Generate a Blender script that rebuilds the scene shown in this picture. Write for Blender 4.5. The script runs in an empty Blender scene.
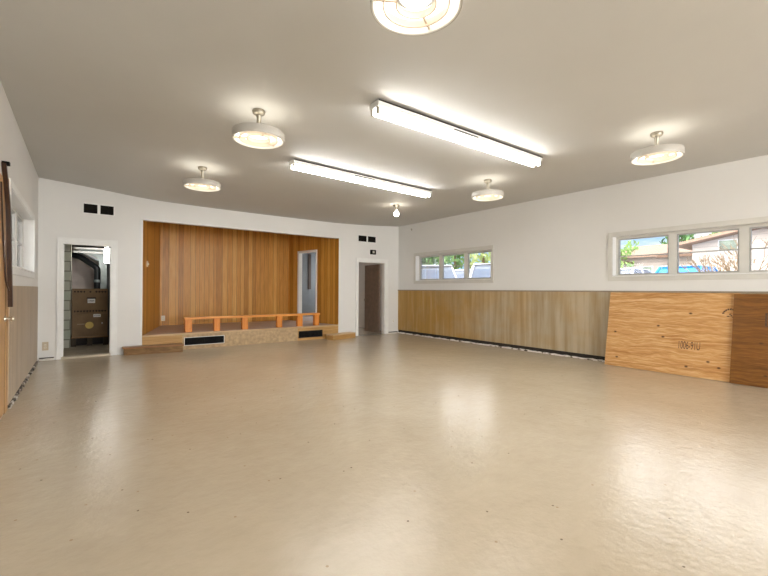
import bpy, bmesh, math, random
from mathutils import Vector, Matrix, Euler

random.seed(7)
C = bpy.context.scene.collection
S = bpy.context.scene
PI = math.pi

# ------------------------------------------------------------------ camera
cam_data = bpy.data.cameras.new('camera')
cam = bpy.data.objects.new('camera', cam_data)
C.objects.link(cam)
cam_data.sensor_width = 36.0
cam_data.lens = 398.69 / 768 * 36.0
cam_data.clip_start = 0.02
YAW, PITCH, ROLL = 0.6478, 0.0049, 0.0054
F = Vector((math.sin(YAW) * math.cos(PITCH), math.cos(YAW) * math.cos(PITCH), math.sin(PITCH)))
R0 = Vector((math.cos(YAW), -math.sin(YAW), 0))
U0 = R0.cross(F)
R = R0 * math.cos(ROLL) + U0 * math.sin(ROLL)
U = U0 * math.cos(ROLL) - R0 * math.sin(ROLL)
M = Matrix((R, U, -F)).transposed().to_4x4()
M.translation = Vector((-7.3645, -9.0382, 1.25))
cam.matrix_world = M
S.camera = cam

# ------------------------------------------------------------------ colour management
S.view_settings.view_transform = 'Standard'
S.view_settings.look = 'None'
S.view_settings.gamma = 1.0
S.view_settings.use_curve_mapping = False
S.view_settings.exposure = 0.5

# ------------------------------------------------------------------ node helpers
class NT:
    def __init__(s, tree):
        s.t = tree
        s.n = tree.nodes
        s.l = tree.links
    def node(s, typ, **kw):
        nd = s.n.new(typ)
        for k, v in kw.items():
            if k == 'inp':
                for kk, vv in v.items():
                    s.set(nd, kk, vv)
            else:
                setattr(nd, k, v)
        return nd
    def set(s, nd, key, v):
        sock = nd.inputs[key]
        if isinstance(v, bpy.types.NodeSocket):
            s.l.new(v, sock)
        else:
            sock.default_value = v
    def math(s, op, a, b=0.0, clamp=False):
        nd = s.node('ShaderNodeMath', operation=op, use_clamp=clamp)
        s.set(nd, 0, a); s.set(nd, 1, b)
        return nd.outputs[0]
    def mix(s, fac, a, b, mode='MIX'):
        nd = s.node('ShaderNodeMix', data_type='RGBA', blend_type=mode)
        s.set(nd, 0, fac); s.set(nd, 6, a); s.set(nd, 7, b)
        return nd.outputs[2]
    def ramp(s, fac, stops):
        nd = s.node('ShaderNodeValToRGB')
        cr = nd.color_ramp
        while len(cr.elements) < len(stops):
            cr.elements.new(0.5)
        for e, (p, c) in zip(cr.elements, stops):
            e.position = p
            e.color = c if len(c) == 4 else (*c, 1)
        s.set(nd, 0, fac)
        return nd.outputs[0]
    def rng(s, v, a, b, c=0.0, d=1.0):
        nd = s.node('ShaderNodeMapRange')
        s.set(nd, 0, v); s.set(nd, 1, a); s.set(nd, 2, b); s.set(nd, 3, c); s.set(nd, 4, d)
        return nd.outputs[0]
    def coords(s, scale=(1, 1, 1), which='Object'):
        tc = s.node('ShaderNodeTexCoord')
        mp = s.node('ShaderNodeMapping')
        mp.inputs['Scale'].default_value = scale
        s.l.new(tc.outputs[which], mp.inputs['Vector'])
        return mp.outputs[0]
    def noise(s, vec, scale, detail=3.0, rough=0.5, dist=0.0):
        nd = s.node('ShaderNodeTexNoise')
        s.set(nd, 'Vector', vec); s.set(nd, 'Scale', scale); s.set(nd, 'Detail', detail)
        s.set(nd, 'Roughness', rough); s.set(nd, 'Distortion', dist)
        return nd.outputs['Fac']
    def xyz(s, vec=None):
        if vec is None:
            vec = s.node('ShaderNodeTexCoord').outputs['Object']
        nd = s.node('ShaderNodeSeparateXYZ')
        s.l.new(vec, nd.inputs[0])
        return nd.outputs

def c4(c):
    return c if len(c) == 4 else (*c, 1)

def new_mat(name):
    m = bpy.data.materials.new(name)
    m.use_nodes = True
    nt = NT(m.node_tree)
    b = nt.n['Principled BSDF']
    return m, nt, b

def bump(nt, b, h, strength=0.2, dist=0.01):
    bp = nt.node('ShaderNodeBump')
    bp.inputs['Strength'].default_value = strength
    bp.inputs['Distance'].default_value = dist
    nt.l.new(h, bp.inputs['Height'])
    nt.l.new(bp.outputs[0], b.inputs['Normal'])

def plain(name, col, rough=0.5, metal=0.0, var=0.06, nscale=6.0, bumpy=0.0, bscale=60.0, spec=0.5):
    m, nt, b = new_mat(name)
    v = nt.coords()
    n = nt.noise(v, nscale, 3)
    lo = tuple(max(0, x * (1 - var)) for x in col[:3])
    hi = tuple(min(1, x * (1 + var)) for x in col[:3])
    nt.l.new(nt.ramp(n, [(0.3, lo), (0.7, hi)]), b.inputs['Base Color'])
    b.inputs['Roughness'].default_value = rough
    b.inputs['Metallic'].default_value = metal
    b.inputs['Specular IOR Level'].default_value = spec
    if bumpy:
        bump(nt, b, nt.noise(v, bscale, 3), bumpy, 0.004)
    return m

def emitter(name, col, strength):
    m, nt, b = new_mat(name)
    b.inputs['Base Color'].default_value = (0.9, 0.9, 0.88, 1)
    b.inputs['Emission Color'].default_value = c4(col)
    b.inputs['Emission Strength'].default_value = strength
    return m

# ------------------------------------------------------------------ world, sun
SUN_DIR = Vector((-0.58, -0.14, 0.80)).normalized()       # from the scene towards the sun
w = bpy.data.worlds.new('world')
S.world = w
w.use_nodes = True
wn = NT(w.node_tree)
bg = wn.n['Background']
gen = wn.node('ShaderNodeTexCoord').outputs['Generated']
sx, sy, sz = wn.xyz(gen)
grad = wn.ramp(sz, [(0.0, (0.62, 0.80, 0.97)), (0.12, (0.30, 0.58, 0.92)), (0.5, (0.14, 0.36, 0.80)), (1.0, (0.08, 0.24, 0.66))])
mp = wn.node('ShaderNodeMapping')
mp.inputs['Scale'].default_value = (1.0, 1.0, 3.2)
wn.l.new(gen, mp.inputs[0])
cl = wn.noise(mp.outputs[0], 3.4, 7, 0.6)
cmask = wn.ramp(cl, [(0.47, (0, 0, 0)), (0.62, (1, 1, 1))])
sky = wn.mix(cmask, grad, (0.95, 0.97, 1.0, 1))
# brighter haze on the side of the sun
dt = wn.node('ShaderNodeVectorMath', operation='DOT_PRODUCT')
wn.l.new(gen, dt.inputs[0])
dt.inputs[1].default_value = Vector((-0.92, 0.2, 0.35)).normalized()
glow = wn.rng(dt.outputs['Value'], -0.1, 0.75)
sky = wn.mix(glow, sky, (1.0, 1.0, 1.0, 1))
# unseen bright sky patch, added so the floor shows window reflections
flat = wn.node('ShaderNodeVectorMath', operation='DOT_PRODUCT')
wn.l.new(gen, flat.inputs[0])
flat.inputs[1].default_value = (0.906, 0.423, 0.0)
glare_patch = wn.math('MULTIPLY', wn.rng(flat.outputs['Value'], 0.66, 0.82), wn.math('MULTIPLY', wn.rng(sz, 0.17, 0.23), wn.rng(sz, 0.62, 0.50)))
glare_patch = wn.math('MULTIPLY', glare_patch, wn.rng(cl, 0.30, 0.55, 0.7, 1.0))
sky = wn.mix(glare_patch, sky, (1.0, 0.99, 0.97, 1))
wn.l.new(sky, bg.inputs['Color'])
wn.l.new(wn.math('ADD', wn.rng(glow, 0, 1, 0.90, 4.6), wn.math('MULTIPLY', glare_patch, 5.4)), bg.inputs['Strength'])

sun_d = bpy.data.lights.new('sun', 'SUN')
sun_d.energy = 2.2
sun_d.angle = 0.01
sun_d.color = (1.0, 0.95, 0.87)
sun = bpy.data.objects.new('sun', sun_d)
C.objects.link(sun)
sun.rotation_euler = SUN_DIR.to_track_quat('Z', 'Y').to_euler()
sun.location = (-20, -14, 24)

TUBE_STRENGTH = 24.0
RING_STRENGTH = 2.3
BULB_STRENGTH = 26.0

# area lights added at the unseen windows to brighten the rooms
def fill_light(name, loc, rot, sx_, sy_, energy, col=(1.0, 0.985, 0.96)):
    d = bpy.data.lights.new(name, 'AREA')
    d.shape = 'RECTANGLE'
    d.size, d.size_y = sx_, sy_
    d.energy = energy
    d.color = col
    o = bpy.data.objects.new(name, d)
    C.objects.link(o)
    o.location = loc
    o.rotation_euler = rot
    return o
fill_light('fill_rear', (-5.7, -15.95, 1.7), (PI / 2, 0, 0), 2.5, 1.5, 190)
fill_light('fill_rear', (-2.3, -15.95, 1.7), (PI / 2, 0, 0), 2.5, 1.5, 190)
fill_light('fill_backstage', (0.05, 2.78, 1.7), (PI / 2, 0, PI / 2), 0.95, 0.95, 26, (0.88, 0.94, 1.0))

# ------------------------------------------------------------------ mesh helpers
class MB:
    def __init__(s):
        s.bm = bmesh.new()
    def _xf(s, verts, mat):
        if mat is not None:
            for v in verts:
                v.co = mat @ v.co
    def box(s, x0, x1, y0, y1, z0, z1, mat=None, bev=0.0):
        b = bmesh.new()
        vs = [b.verts.new((x, y, z)) for z in (z0, z1) for y in (y0, y1) for x in (x0, x1)]
        for f in ((0, 2, 3, 1), (4, 5, 7, 6), (0, 1, 5, 4), (2, 6, 7, 3), (0, 4, 6, 2), (1, 3, 7, 5)):
            b.faces.new([vs[i] for i in f])
        if bev > 0:
            bmesh.ops.bevel(b, geom=b.edges[:], offset=bev, segments=2, affect='EDGES', profile=0.7)
        s._merge(b, mat)
        return s
    def _merge(s, b, mat=None):
        s._xf(b.verts, mat)
        bmesh.ops.recalc_face_normals(b, faces=b.faces[:])
        m = bpy.data.meshes.new('tmp')
        b.to_mesh(m); b.free()
        s.bm.from_mesh(m)
        bpy.data.meshes.remove(m)
    def frame(s, x0, x1, y0, y1, a0, a1, c0, c1, axis):
        """rectangular picture-frame border without overlaps: outer u a0..a1, inner c0..c1 given as (u0, u1, v0, v1);
        axis 'x': u = y, depth x0..x1; axis 'y': u = x, depth y0..y1"""
        (ou0, ou1, ov0, ov1), (iu0, iu1, iv0, iv1) = a0, c0
        for (u0, u1, v0, v1) in ((ou0, iu0, ov0, ov1), (iu1, ou1, ov0, ov1), (iu0, iu1, ov0, iv0), (iu0, iu1, iv1, ov1)):
            if u1 - u0 > 1e-5 and v1 - v0 > 1e-5:
                if axis == 'x':
                    s.box(x0, x1, u0, u1, v0, v1)
                else:
                    s.box(u0, u1, y0, y1, v0, v1)
        bmesh.ops.remove_doubles(s.bm, verts=s.bm.verts[:], dist=1e-5)
        return s
    def lathe(s, prof, seg=32, mat=None, closed=False):
        """prof: (r, z) pairs; closed joins the last to the first (rings)."""
        b = bmesh.new()
        rings = []
        for r, z in prof:
            if r < 1e-6:
                rings.append([b.verts.new((0, 0, z))])
            else:
                rings.append([b.verts.new((r * math.cos(2 * PI * i / seg), r * math.sin(2 * PI * i / seg), z)) for i in range(seg)])
        n = len(rings)
        for k in range(n if closed else n - 1):
            a, c = rings[k], rings[(k + 1) % n]
            for i in range(seg):
                j = (i + 1) % seg
                if len(a) == 1 and len(c) == 1:
                    continue
                if len(a) == 1:
                    b.faces.new([a[0], c[i], c[j]])
                elif len(c) == 1:
                    b.faces.new([a[i], c[0], a[j]])
                else:
                    b.faces.new([a[i], c[i], c[j], a[j]])
        s._merge(b, mat)
        return s
    def tube(s, pts, r, seg=8, radii=None):
        pts = [Vector(p) for p in pts]
        b = bmesh.new()
        rings = []
        up = Vector((0, 0, 1))
        for i, p in enumerate(pts):
            d = (pts[min(i + 1, len(pts) - 1)] - pts[max(i - 1, 0)]).normalized()
            a = d.cross(up if abs(d.z) < 0.9 else Vector((1, 0, 0))).normalized()
            if i:
                a = (pa - d * pa.dot(d)).normalized()
            pa = a
            e = d.cross(a)
            rr = radii[i] if radii else r
            rings.append([b.verts.new(p + a * rr * math.cos(2 * PI * k / seg) + e * rr * math.sin(2 * PI * k / seg)) for k in range(seg)])
        for i in range(len(rings) - 1):
            for k in range(seg):
                j = (k + 1) % seg
                b.faces.new([rings[i][k], rings[i][j], rings[i + 1][j], rings[i + 1][k]])
        b.faces.new(rings[0][::-1]); b.faces.new(rings[-1])
        s._merge(b)
        return s
    def ribbon(s, pts, w_vec, t_vec):
        """a strip with thickness through pts"""
        b = bmesh.new()
        rr = []
        for p in pts:
            p = Vector(p); wv = Vector(w_vec); tv = Vector(t_vec)
            rr.append([b.verts.new(p - wv - tv), b.verts.new(p + wv - tv), b.verts.new(p + wv + tv), b.verts.new(p - wv + tv)])
        for i in range(len(rr) - 1):
            for k in range(4):
                j = (k + 1) % 4
                b.faces.new([rr[i][k], rr[i][j], rr[i + 1][j], rr[i + 1][k]])
        b.faces.new(rr[0][::-1]); b.faces.new(rr[-1])
        s._merge(b)
        return s
    def prism(s, poly, z0, z1, mat=None, bev=0.0):
        b = bmesh.new()
        lo = [b.verts.new((x, y, z0)) for x, y in poly]
        hi = [b.verts.new((x, y, z1)) for x, y in poly]
        n = len(poly)
        b.faces.new(lo[::-1]); b.faces.new(hi)
        for i in range(n):
            j = (i + 1) % n
            b.faces.new([lo[i], lo[j], hi[j], hi[i]])
        if bev:
            bmesh.ops.bevel(b, geom=b.edges[:], offset=bev, segments=2, affect='EDGES')
        s._merge(b, mat)
        return s
    def grid_wall(s, us, zs, solid, thick, conv):
        """wall with holes as one welded skin; conv(u, t, z) -> xyz, t in 0..thick"""
        b = bmesh.new()
        cache = {}
        def V(i, k, t):
            key = (i, k, t)
            if key not in cache:
                cache[key] = b.verts.new(conv(us[i], t, zs[k]))
            return cache[key]
        def on(i, k):
            return 0 <= i < len(us) - 1 and 0 <= k < len(zs) - 1 and solid(0.5 * (us[i] + us[i + 1]), 0.5 * (zs[k] + zs[k + 1]))
        for i in range(len(us) - 1):
            for k in range(len(zs) - 1):
                if not on(i, k):
                    continue
                for t in (0, thick):
                    b.faces.new([V(i, k, t), V(i + 1, k, t), V(i + 1, k + 1, t), V(i, k + 1, t)])
                for (di, dk, e) in ((-1, 0, ((i, k), (i, k + 1))), (1, 0, ((i + 1, k), (i + 1, k + 1))), (0, -1, ((i, k), (i + 1, k))), (0, 1, ((i, k + 1), (i + 1, k + 1)))):
                    if not on(i + di, k + dk):
                        (a1, b1), (a2, b2) = e
                        b.faces.new([V(a1, b1, 0), V(a2, b2, 0), V(a2, b2, thick), V(a1, b1, thick)])
        s._merge(b)
        return s
    def done(s, name, mat, parent=None, smooth=False, loc=None, rot=None):
        me = bpy.data.meshes.new(name)
        s.bm.to_mesh(me); s.bm.free()
        if smooth:
            for p in me.polygons:
                p.use_smooth = True
            try:
                me.set_sharp_from_angle(angle=math.radians(40))
            except Exception:
                pass
        o = bpy.data.objects.new(name, me)
        C.objects.link(o)
        if mat:
            me.materials.append(mat)
        if parent:
            o.parent = parent
        if loc is not None:
            o.location = loc
        if rot is not None:
            o.rotation_euler = rot
        return o

def tag(o, label=None, cat=None, group=None, kind=None):
    if label: o['label'] = label
    if cat: o['category'] = cat
    if group: o['group'] = group
    if kind: o['kind'] = kind
    return o

def empty(name, label, cat, loc=(0, 0, 0), rot=(0, 0, 0), group=None, kind=None):
    o = bpy.data.objects.new(name, None)
    C.objects.link(o)
    o.location = loc
    o.rotation_euler = rot
    o.empty_display_size = 0.2
    return tag(o, label, cat, group, kind)

def copy_tree(o, parent=None):
    c = o.copy()
    C.objects.link(c)
    c.parent = parent
    for ch in [x for x in bpy.data.objects if x.parent == o]:
        copy_tree(ch, c)
    return c

# ------------------------------------------------------------------ materials
def wall_paint(name, col, b_str=0.12):
    m, nt, b = new_mat(name)
    v = nt.coords()
    n = nt.noise(v, 1.1, 4, 0.6)
    nt.l.new(nt.ramp(n, [(0.3, tuple(x * 0.965 for x in col)), (0.7, col)]), b.inputs['Base Color'])
    b.inputs['Roughness'].default_value = 0.62
    b.inputs['Specular IOR Level'].default_value = 0.3
    bump(nt, b, nt.noise(v, 55, 4), b_str, 0.004)
    return m

M_wall = wall_paint('wall_paint', (0.80, 0.792, 0.77))
M_ceil = wall_paint('ceiling_paint', (0.61, 0.604, 0.58), 0.10)
M_white = plain('white_trim_paint', (0.84, 0.84, 0.82), 0.4, var=0.03)
M_frame = plain('window_frame_paint', (0.66, 0.645, 0.60), 0.45, var=0.04)
M_sash = plain('grey_sash_metal', (0.40, 0.39, 0.365), 0.4, 0.2)
M_black = plain('black_metal', (0.008, 0.0075, 0.007), 0.8, spec=0.1)
M_dark = plain('dark_gap', (0.022, 0.017, 0.013), 0.9, var=0.4, nscale=25)
M_chrome = plain('aged_nickel', (0.58, 0.55, 0.48), 0.28, 1.0)
M_bronze = plain('tarnished_metal', (0.34, 0.31, 0.25), 0.38, 0.9)
M_enamel = plain('white_enamel', (0.80, 0.80, 0.77), 0.3, var=0.02)
M_ivory = plain('ivory_plastic', (0.78, 0.72, 0.58), 0.4, var=0.03)
M_beige = plain('beige_plastic', (0.56, 0.46, 0.33), 0.45, var=0.05)

def floor_mat():
    m, nt, b = new_mat('painted_concrete')
    v = nt.coords()
    n1 = nt.noise(v, 0.55, 5, 0.62)
    base = nt.ramp(n1, [(0.28, (0.520, 0.432, 0.318)), (0.52, (0.575, 0.487, 0.366)), (0.78, (0.615, 0.530, 0.41))])
    n3 = nt.noise(v, 2.6, 4, 0.55)
    base = nt.mix(nt.rng(n3, 0.30, 0.80, 0, 0.22), base, (0.47, 0.385, 0.275, 1))
    n7 = nt.noise(nt.coords((0.7, 1.3, 1)), 11, 5, 0.6)
    base = nt.mix(nt.rng(n7, 0.42, 0.75, 0, 0.22), base, (0.42, 0.335, 0.23, 1))
    # small dark chips scattered on the floor
    vo = nt.node('ShaderNodeTexVoronoi', voronoi_dimensions='2D', feature='F1')
    nt.set(vo, 'Vector', v); nt.set(vo, 'Scale', 2.4)
    sep = nt.node('ShaderNodeSeparateColor')
    nt.l.new(vo.outputs['Color'], sep.inputs[0])
    chip = nt.math('MULTIPLY', nt.math('LESS_THAN', nt.math('ADD', vo.outputs['Distance'], nt.rng(nt.noise(v, 90, 2), 0, 1, -0.008, 0.008)), 0.0145), nt.math('GREATER_THAN', sep.outputs[0], 0.45))
    vo2 = nt.node('ShaderNodeTexVoronoi', voronoi_dimensions='2D', feature='F1')
    nt.set(vo2, 'Vector', v); nt.set(vo2, 'Scale', 3.1)
    sep2 = nt.node('ShaderNodeSeparateColor')
    nt.l.new(vo2.outputs['Color'], sep2.inputs[0])
    chip2 = nt.math('MULTIPLY', nt.math('LESS_THAN', vo2.outputs['Distance'], 0.022), nt.math('GREATER_THAN', sep2.outputs[1], 0.72))
    base = nt.mix(nt.math('MULTIPLY', chip2, 0.55), base, (0.30, 0.17, 0.07, 1))
    base = nt.mix(nt.math('MULTIPLY', chip, 0.85), base, (0.10, 0.065, 0.035, 1))
    nt.l.new(base, b.inputs['Base Color'])
    b.inputs['Roughness'].default_value = 0.26
    b.inputs['Specular IOR Level'].default_value = 0.5
    b.inputs['Coat Weight'].default_value = 0.32
    b.inputs['Coat Roughness'].default_value = 0.13
    n5 = nt.noise(nt.coords((1, 1, 1)), 22, 5, 0.6)
    n6 = nt.noise(v, 5.0, 3, 0.5)
    bp = nt.node('ShaderNodeBump')
    bp.inputs['Strength'].default_value = 0.42
    bp.inputs['Distance'].default_value = 0.012
    nt.l.new(nt.math('ADD', nt.math('MULTIPLY', n5, 0.6), n6), bp.inputs['Height'])
    nt.l.new(bp.outputs[0], b.inputs['Normal'])
    nt.l.new(bp.outputs[0], b.inputs['Coat Normal'])
    return m
M_floor = floor_mat()

def plank_mat(name, dark, mid, light, scale=5.5):
    """vertical boards of uneven width along local X"""
    m, nt, b = new_mat(name)
    x, y, z = nt.xyz()
    vo = nt.node('ShaderNodeTexVoronoi', voronoi_dimensions='1D', feature='DISTANCE_TO_EDGE')
    nt.set(vo, 'W', x); nt.set(vo, 'Scale', scale)
    vc = nt.node('ShaderNodeTexVoronoi', voronoi_dimensions='1D', feature='F1')
    nt.set(vc, 'W', x); nt.set(vc, 'Scale', scale)
    sep = nt.node('ShaderNodeSeparateColor')
    nt.l.new(vc.outputs['Color'], sep.inputs[0])
    grain = nt.noise(nt.coords((22, 22, 0.9)), 2.2, 6, 0.62, 0.4)
    fac = nt.math('ADD', nt.math('MULTIPLY', grain, 0.72), nt.math('MULTIPLY', sep.outputs[0], 0.30))
    col = nt.ramp(fac, [(0.30, dark), (0.52, mid), (0.78, light)])
    groove = nt.math('LESS_THAN', vo.outputs['Distance'], 0.028)
    col = nt.mix(nt.math('MULTIPLY', groove, 0.75), col, (0.05, 0.018, 0.005, 1))
    nt.l.new(col, b.inputs['Base Color'])
    b.inputs['Roughness'].default_value = 0.36
    b.inputs['Specular IOR Level'].default_value = 0.35
    bump(nt, b, nt.math('SUBTRACT', 1.0, groove), 0.25, 0.004)
    return m
M_plank = plank_mat('varnished_wall_boards', (0.39, 0.165, 0.022), (0.60, 0.285, 0.048), (0.74, 0.435, 0.110), 8.5)

def grain_mat(name, dark, mid, light, axis='X', scale=1.0, rough=0.5, dist=1.0, spec=0.35):
    """wood with its grain along one local axis"""
    m, nt, b = new_mat(name)
    sc = {'X': (0.8, 14, 14), 'Y': (14, 0.8, 14), 'Z': (14, 14, 0.8)}[axis]
    g = nt.noise(nt.coords(tuple(a * scale for a in sc)), 1.6, 6, 0.65, dist)
    g2 = nt.noise(nt.coords(tuple(a * 3 * scale for a in sc)), 2.0, 3, 0.6)
    f = nt.math('ADD', nt.math('MULTIPLY', g, 0.75), nt.math('MULTIPLY', g2, 0.25))
    nt.l.new(nt.ramp(f, [(0.32, dark), (0.5, mid), (0.68, light)]), b.inputs['Base Color'])
    b.inputs['Roughness'].default_value = rough
    b.inputs['Specular IOR Level'].default_value = spec
    bump(nt, b, g2, 0.08, 0.003)
    return m
M_rail = grain_mat('orange_fir_timber', (0.52, 0.15, 0.018), (0.70, 0.24, 0.036), (0.80, 0.35, 0.08), 'Z', 1.0, 0.4)
M_railx = grain_mat('orange_fir_rail', (0.56, 0.19, 0.028), (0.74, 0.30, 0.06), (0.84, 0.44, 0.14), 'X', 1.0, 0.35)
M_deck = grain_mat('dusty_deck_boards', (0.44, 0.33, 0.28), (0.60, 0.475, 0.41), (0.70, 0.58, 0.52), 'X', 1.0, 0.55)
M_riser = grain_mat('honey_riser_board', (0.36, 0.19, 0.06), (0.50, 0.29, 0.10), (0.60, 0.38, 0.16), 'X', 1.0, 0.5)
M_tan = plain('tan_riser_covering', (0.46, 0.33, 0.19), 0.8, var=0.22, nscale=14, bumpy=0.3)
M_tread = grain_mat('brown_step_tread', (0.20, 0.09, 0.035), (0.31, 0.15, 0.06), (0.40, 0.21, 0.09), 'X', 1.0, 0.35)
M_stepdark = grain_mat('dark_step_front', (0.13, 0.06, 0.02), (0.24, 0.13, 0.045), (0.33, 0.20, 0.08), 'X', 1.0, 0.5)
M_doorwood = grain_mat('honey_door_veneer', (0.46, 0.25, 0.09), (0.58, 0.34, 0.14), (0.66, 0.41, 0.19), 'Z', 0.7, 0.4)
M_browndoor = plain('brown_painted_door', (0.19, 0.135, 0.10), 0.45, var=0.15, nscale=9)
M_strap = grain_mat('dark_brown_strap', (0.022, 0.010, 0.005), (0.045, 0.020, 0.009), (0.09, 0.04, 0.016), 'Z', 1.0, 0.5)

def plywood_mat(name, dark, mid, light, knots=0.0, rough=0.55):
    m, nt, b = new_mat(name)
    v = nt.coords()
    warp = nt.noise(nt.coords((1.1, 1, 2.6)), 1.5, 3, 0.55)
    x, y, z = nt.xyz()
    cz = nt.node('ShaderNodeCombineXYZ')
    nt.l.new(nt.math('MULTIPLY', x, 0.9), cz.inputs[0])
    nt.l.new(nt.math('ADD', nt.math('MULTIPLY', z, 20.0), nt.math('MULTIPLY', warp, 3.6)), cz.inputs[2])
    g = nt.noise(cz.outputs[0], 1.3, 6, 0.68, 0.8)
    g2 = nt.noise(nt.coords((6, 1, 110)), 1.0, 3, 0.6)
    f = nt.math('ADD', nt.math('MULTIPLY', g, 0.62), nt.math('MULTIPLY', g2, 0.38))
    col = nt.ramp(f, [(0.38, dark), (0.5, mid), (0.60, light)])
    blot = nt.noise(nt.coords((1, 1, 1.4)), 1.8, 3, 0.5)
    col = nt.mix(nt.rng(blot, 0.45, 0.7, 0, 0.45), col, c4(mid))
    if knots:
        vo = nt.node('ShaderNodeTexVoronoi', voronoi_dimensions='2D', feature='F1')
        kx = nt.node('ShaderNodeCombineXYZ')
        nt.l.new(x, kx.inputs[0]); nt.l.new(nt.math('MULTIPLY', z, 1.5), kx.inputs[1])
        nt.set(vo, 'Vector', kx.outputs[0]); nt.set(vo, 'Scale', 3.0)
        sep = nt.node('ShaderNodeSeparateColor')
        nt.l.new(vo.outputs['Color'], sep.inputs[0])
        k = nt.math('MULTIPLY', nt.rng(vo.outputs['Distance'], 0.035, 0.085, 1, 0), nt.math('GREATER_THAN', sep.outputs[0], 0.60))
        col = nt.mix(nt.math('MULTIPLY', k, knots), col, (0.07, 0.025, 0.008, 1))
    nt.l.new(col, b.inputs['Base Color'])
    b.inputs['Roughness'].default_value = rough
    b.inputs['Specular IOR Level'].default_value = 0.3
    bump(nt, b, f, 0.1, 0.003)
    return m
M_ply = plywood_mat('fir_plywood', (0.40, 0.175, 0.045), (0.60, 0.325, 0.120), (0.74, 0.50, 0.265), 0.9)
M_plydark = plywood_mat('stained_plywood', (0.105, 0.036, 0.006), (0.190, 0.074, 0.011), (0.27, 0.115, 0.02), 0.8, 0.4)

def wainscot_mat(name, a, bcol, axis, p0, p1):
    """thin plywood lining: brown at one end, grey brown at the other"""
    m, nt, b = new_mat(name)
    xyz = nt.xyz()
    t = nt.rng(xyz[axis], p0, p1)
    streak = nt.noise(nt.coords((9, 9, 0.55)), 1.0, 5, 0.6, 0.3)
    patch = nt.noise(nt.coords((0.8, 0.8, 0.9)), 1.3, 4, 0.6)
    t2 = nt.math('ADD', t, nt.rng(patch, 0.3, 0.7, -0.45, 0.45), True)
    col = nt.mix(t2, c4(a), c4(bcol))
    col = nt.mix(nt.rng(streak, 0.45, 0.72, 0, 0.62), col, tuple(x * 0.62 for x in a) + (1,))
    col = nt.mix(nt.rng(streak, 0.48, 0.30, 0, 0.35), col, (0.62, 0.50, 0.34, 1))
    nt.l.new(col, b.inputs['Base Color'])
    b.inputs['Roughness'].default_value = 0.42
    b.inputs['Specular IOR Level'].default_value = 0.4
    bump(nt, b, streak, 0.05, 0.003)
    return m
M_wains_r = wainscot_mat('brown_to_grey_wainscot', (0.45, 0.265, 0.070), (0.46, 0.385, 0.27), 1, -1.4, -4.8)
M_wains_l = wainscot_mat('pale_tan_wainscot', (0.50, 0.38, 0.255), (0.56, 0.47, 0.37), 2, 1.2, 0.1)
M_capm = plain('grey_brown_cap', (0.30, 0.245, 0.18), 0.5, var=0.1)

def baseboard_mat():
    m, nt, b = new_mat('chipped_base_strip')
    n = nt.noise(nt.coords((1, 1, 2)), 7, 5, 0.7)
    nt.l.new(nt.ramp(n, [(0.36, (0.03, 0.022, 0.016)), (0.42, (0.25, 0.20, 0.15)), (0.48, (0.70, 0.66, 0.60))]), b.inputs['Base Color'])
    b.inputs['Roughness'].default_value = 0.8
    return m
M_base = baseboard_mat()
M_base2 = M_base.copy()
M_base2.name = 'dark_chipped_strip'
for nd_ in M_base2.node_tree.nodes:
    if nd_.type == 'VALTORGB':
        for e_, p_ in zip(nd_.color_ramp.elements, (0.43, 0.51, 0.59)):
            e_.position = p_

def glass_mat():
    m, nt, b = new_mat('window_glass')
    out = nt.n['Material Output']
    tr = nt.node('ShaderNodeBsdfTransparent')
    gl = nt.node('ShaderNodeBsdfGlossy')
    gl.inputs['Roughness'].default_value = 0.02
    fr = nt.node('ShaderNodeFresnel')
    fr.inputs['IOR'].default_value = 1.35
    mx = nt.node('ShaderNodeMixShader')
    nt.l.new(fr.outputs[0], mx.inputs[0]); nt.l.new(tr.outputs[0], mx.inputs[1]); nt.l.new(gl.outputs[0], mx.inputs[2])
    nt.l.new(mx.outputs[0], out.inputs['Surface'])
    return m
M_glass = glass_mat()

# ------------------------------------------------------------------ room shell
W, YB, YR = 7.976, 4.3, -16.0          # width, far end of the back rooms, rear wall
WALL_T = 0.20
ZT = 3.35

def struct(o, label=None):
    o['kind'] = 'structure'
    if label:
        o['label'] = label
    return o

b = MB(); b.box(-W - 0.3, 0.3, YR - 0.3, YB + 0.2, -0.2, 0.0)
struct(b.done('floor', M_floor), 'beige painted concrete floor, scuffed and shiny')

# ceiling, slightly lower over the middle of the hall than along the side walls
def ceil_z(x):
    pts = [(-8.4, 3.16), (-7.98, 3.15), (-7.27, 3.095), (-6.35, 3.005), (-5.4, 2.985), (-4.0, 2.978), (-2.0, 2.987), (-1.02, 3.03), (0.0, 3.105), (0.4, 3.12)]
    for (x0, z0), (x1, z1) in zip(pts, pts[1:]):
        if x <= x1:
            t = (x - x0) / (x1 - x0)
            return z0 + (z1 - z0) * t
    return pts[-1][1]
def ceil_s(x):
    return sum(ceil_z(min(0.38, max(-8.38, x + d))) for d in (-0.3, -0.15, 0, 0.15, 0.3)) / 5
bm = MB()
bb = bmesh.new()
xs = [-W - 0.25 + i * (W + 0.5) / 60 for i in range(61)]
rows = []
for y in (YR - 0.3, YB + 0.2):
    rows.append(([bb.verts.new((x, y, ceil_s(x) if -7.6 < x < -0.35 else ceil_z(x))) for x in xs], [bb.verts.new((x, y, 3.5)) for x in xs]))
for i in range(60):
    (a, at), (c, ct) = rows
    bb.faces.new([a[i], a[i + 1], c[i + 1], c[i]])
    bb.faces.new([at[i], at[i + 1], ct[i + 1], ct[i]])
    bb.faces.new([a[i], a[i + 1], at[i + 1], at[i]])
    bb.faces.new([c[i], c[i + 1], ct[i + 1], ct[i]])
bb.faces.new([rows[0][0][0], rows[1][0][0], rows[1][1][0], rows[0][1][0]])
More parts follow.
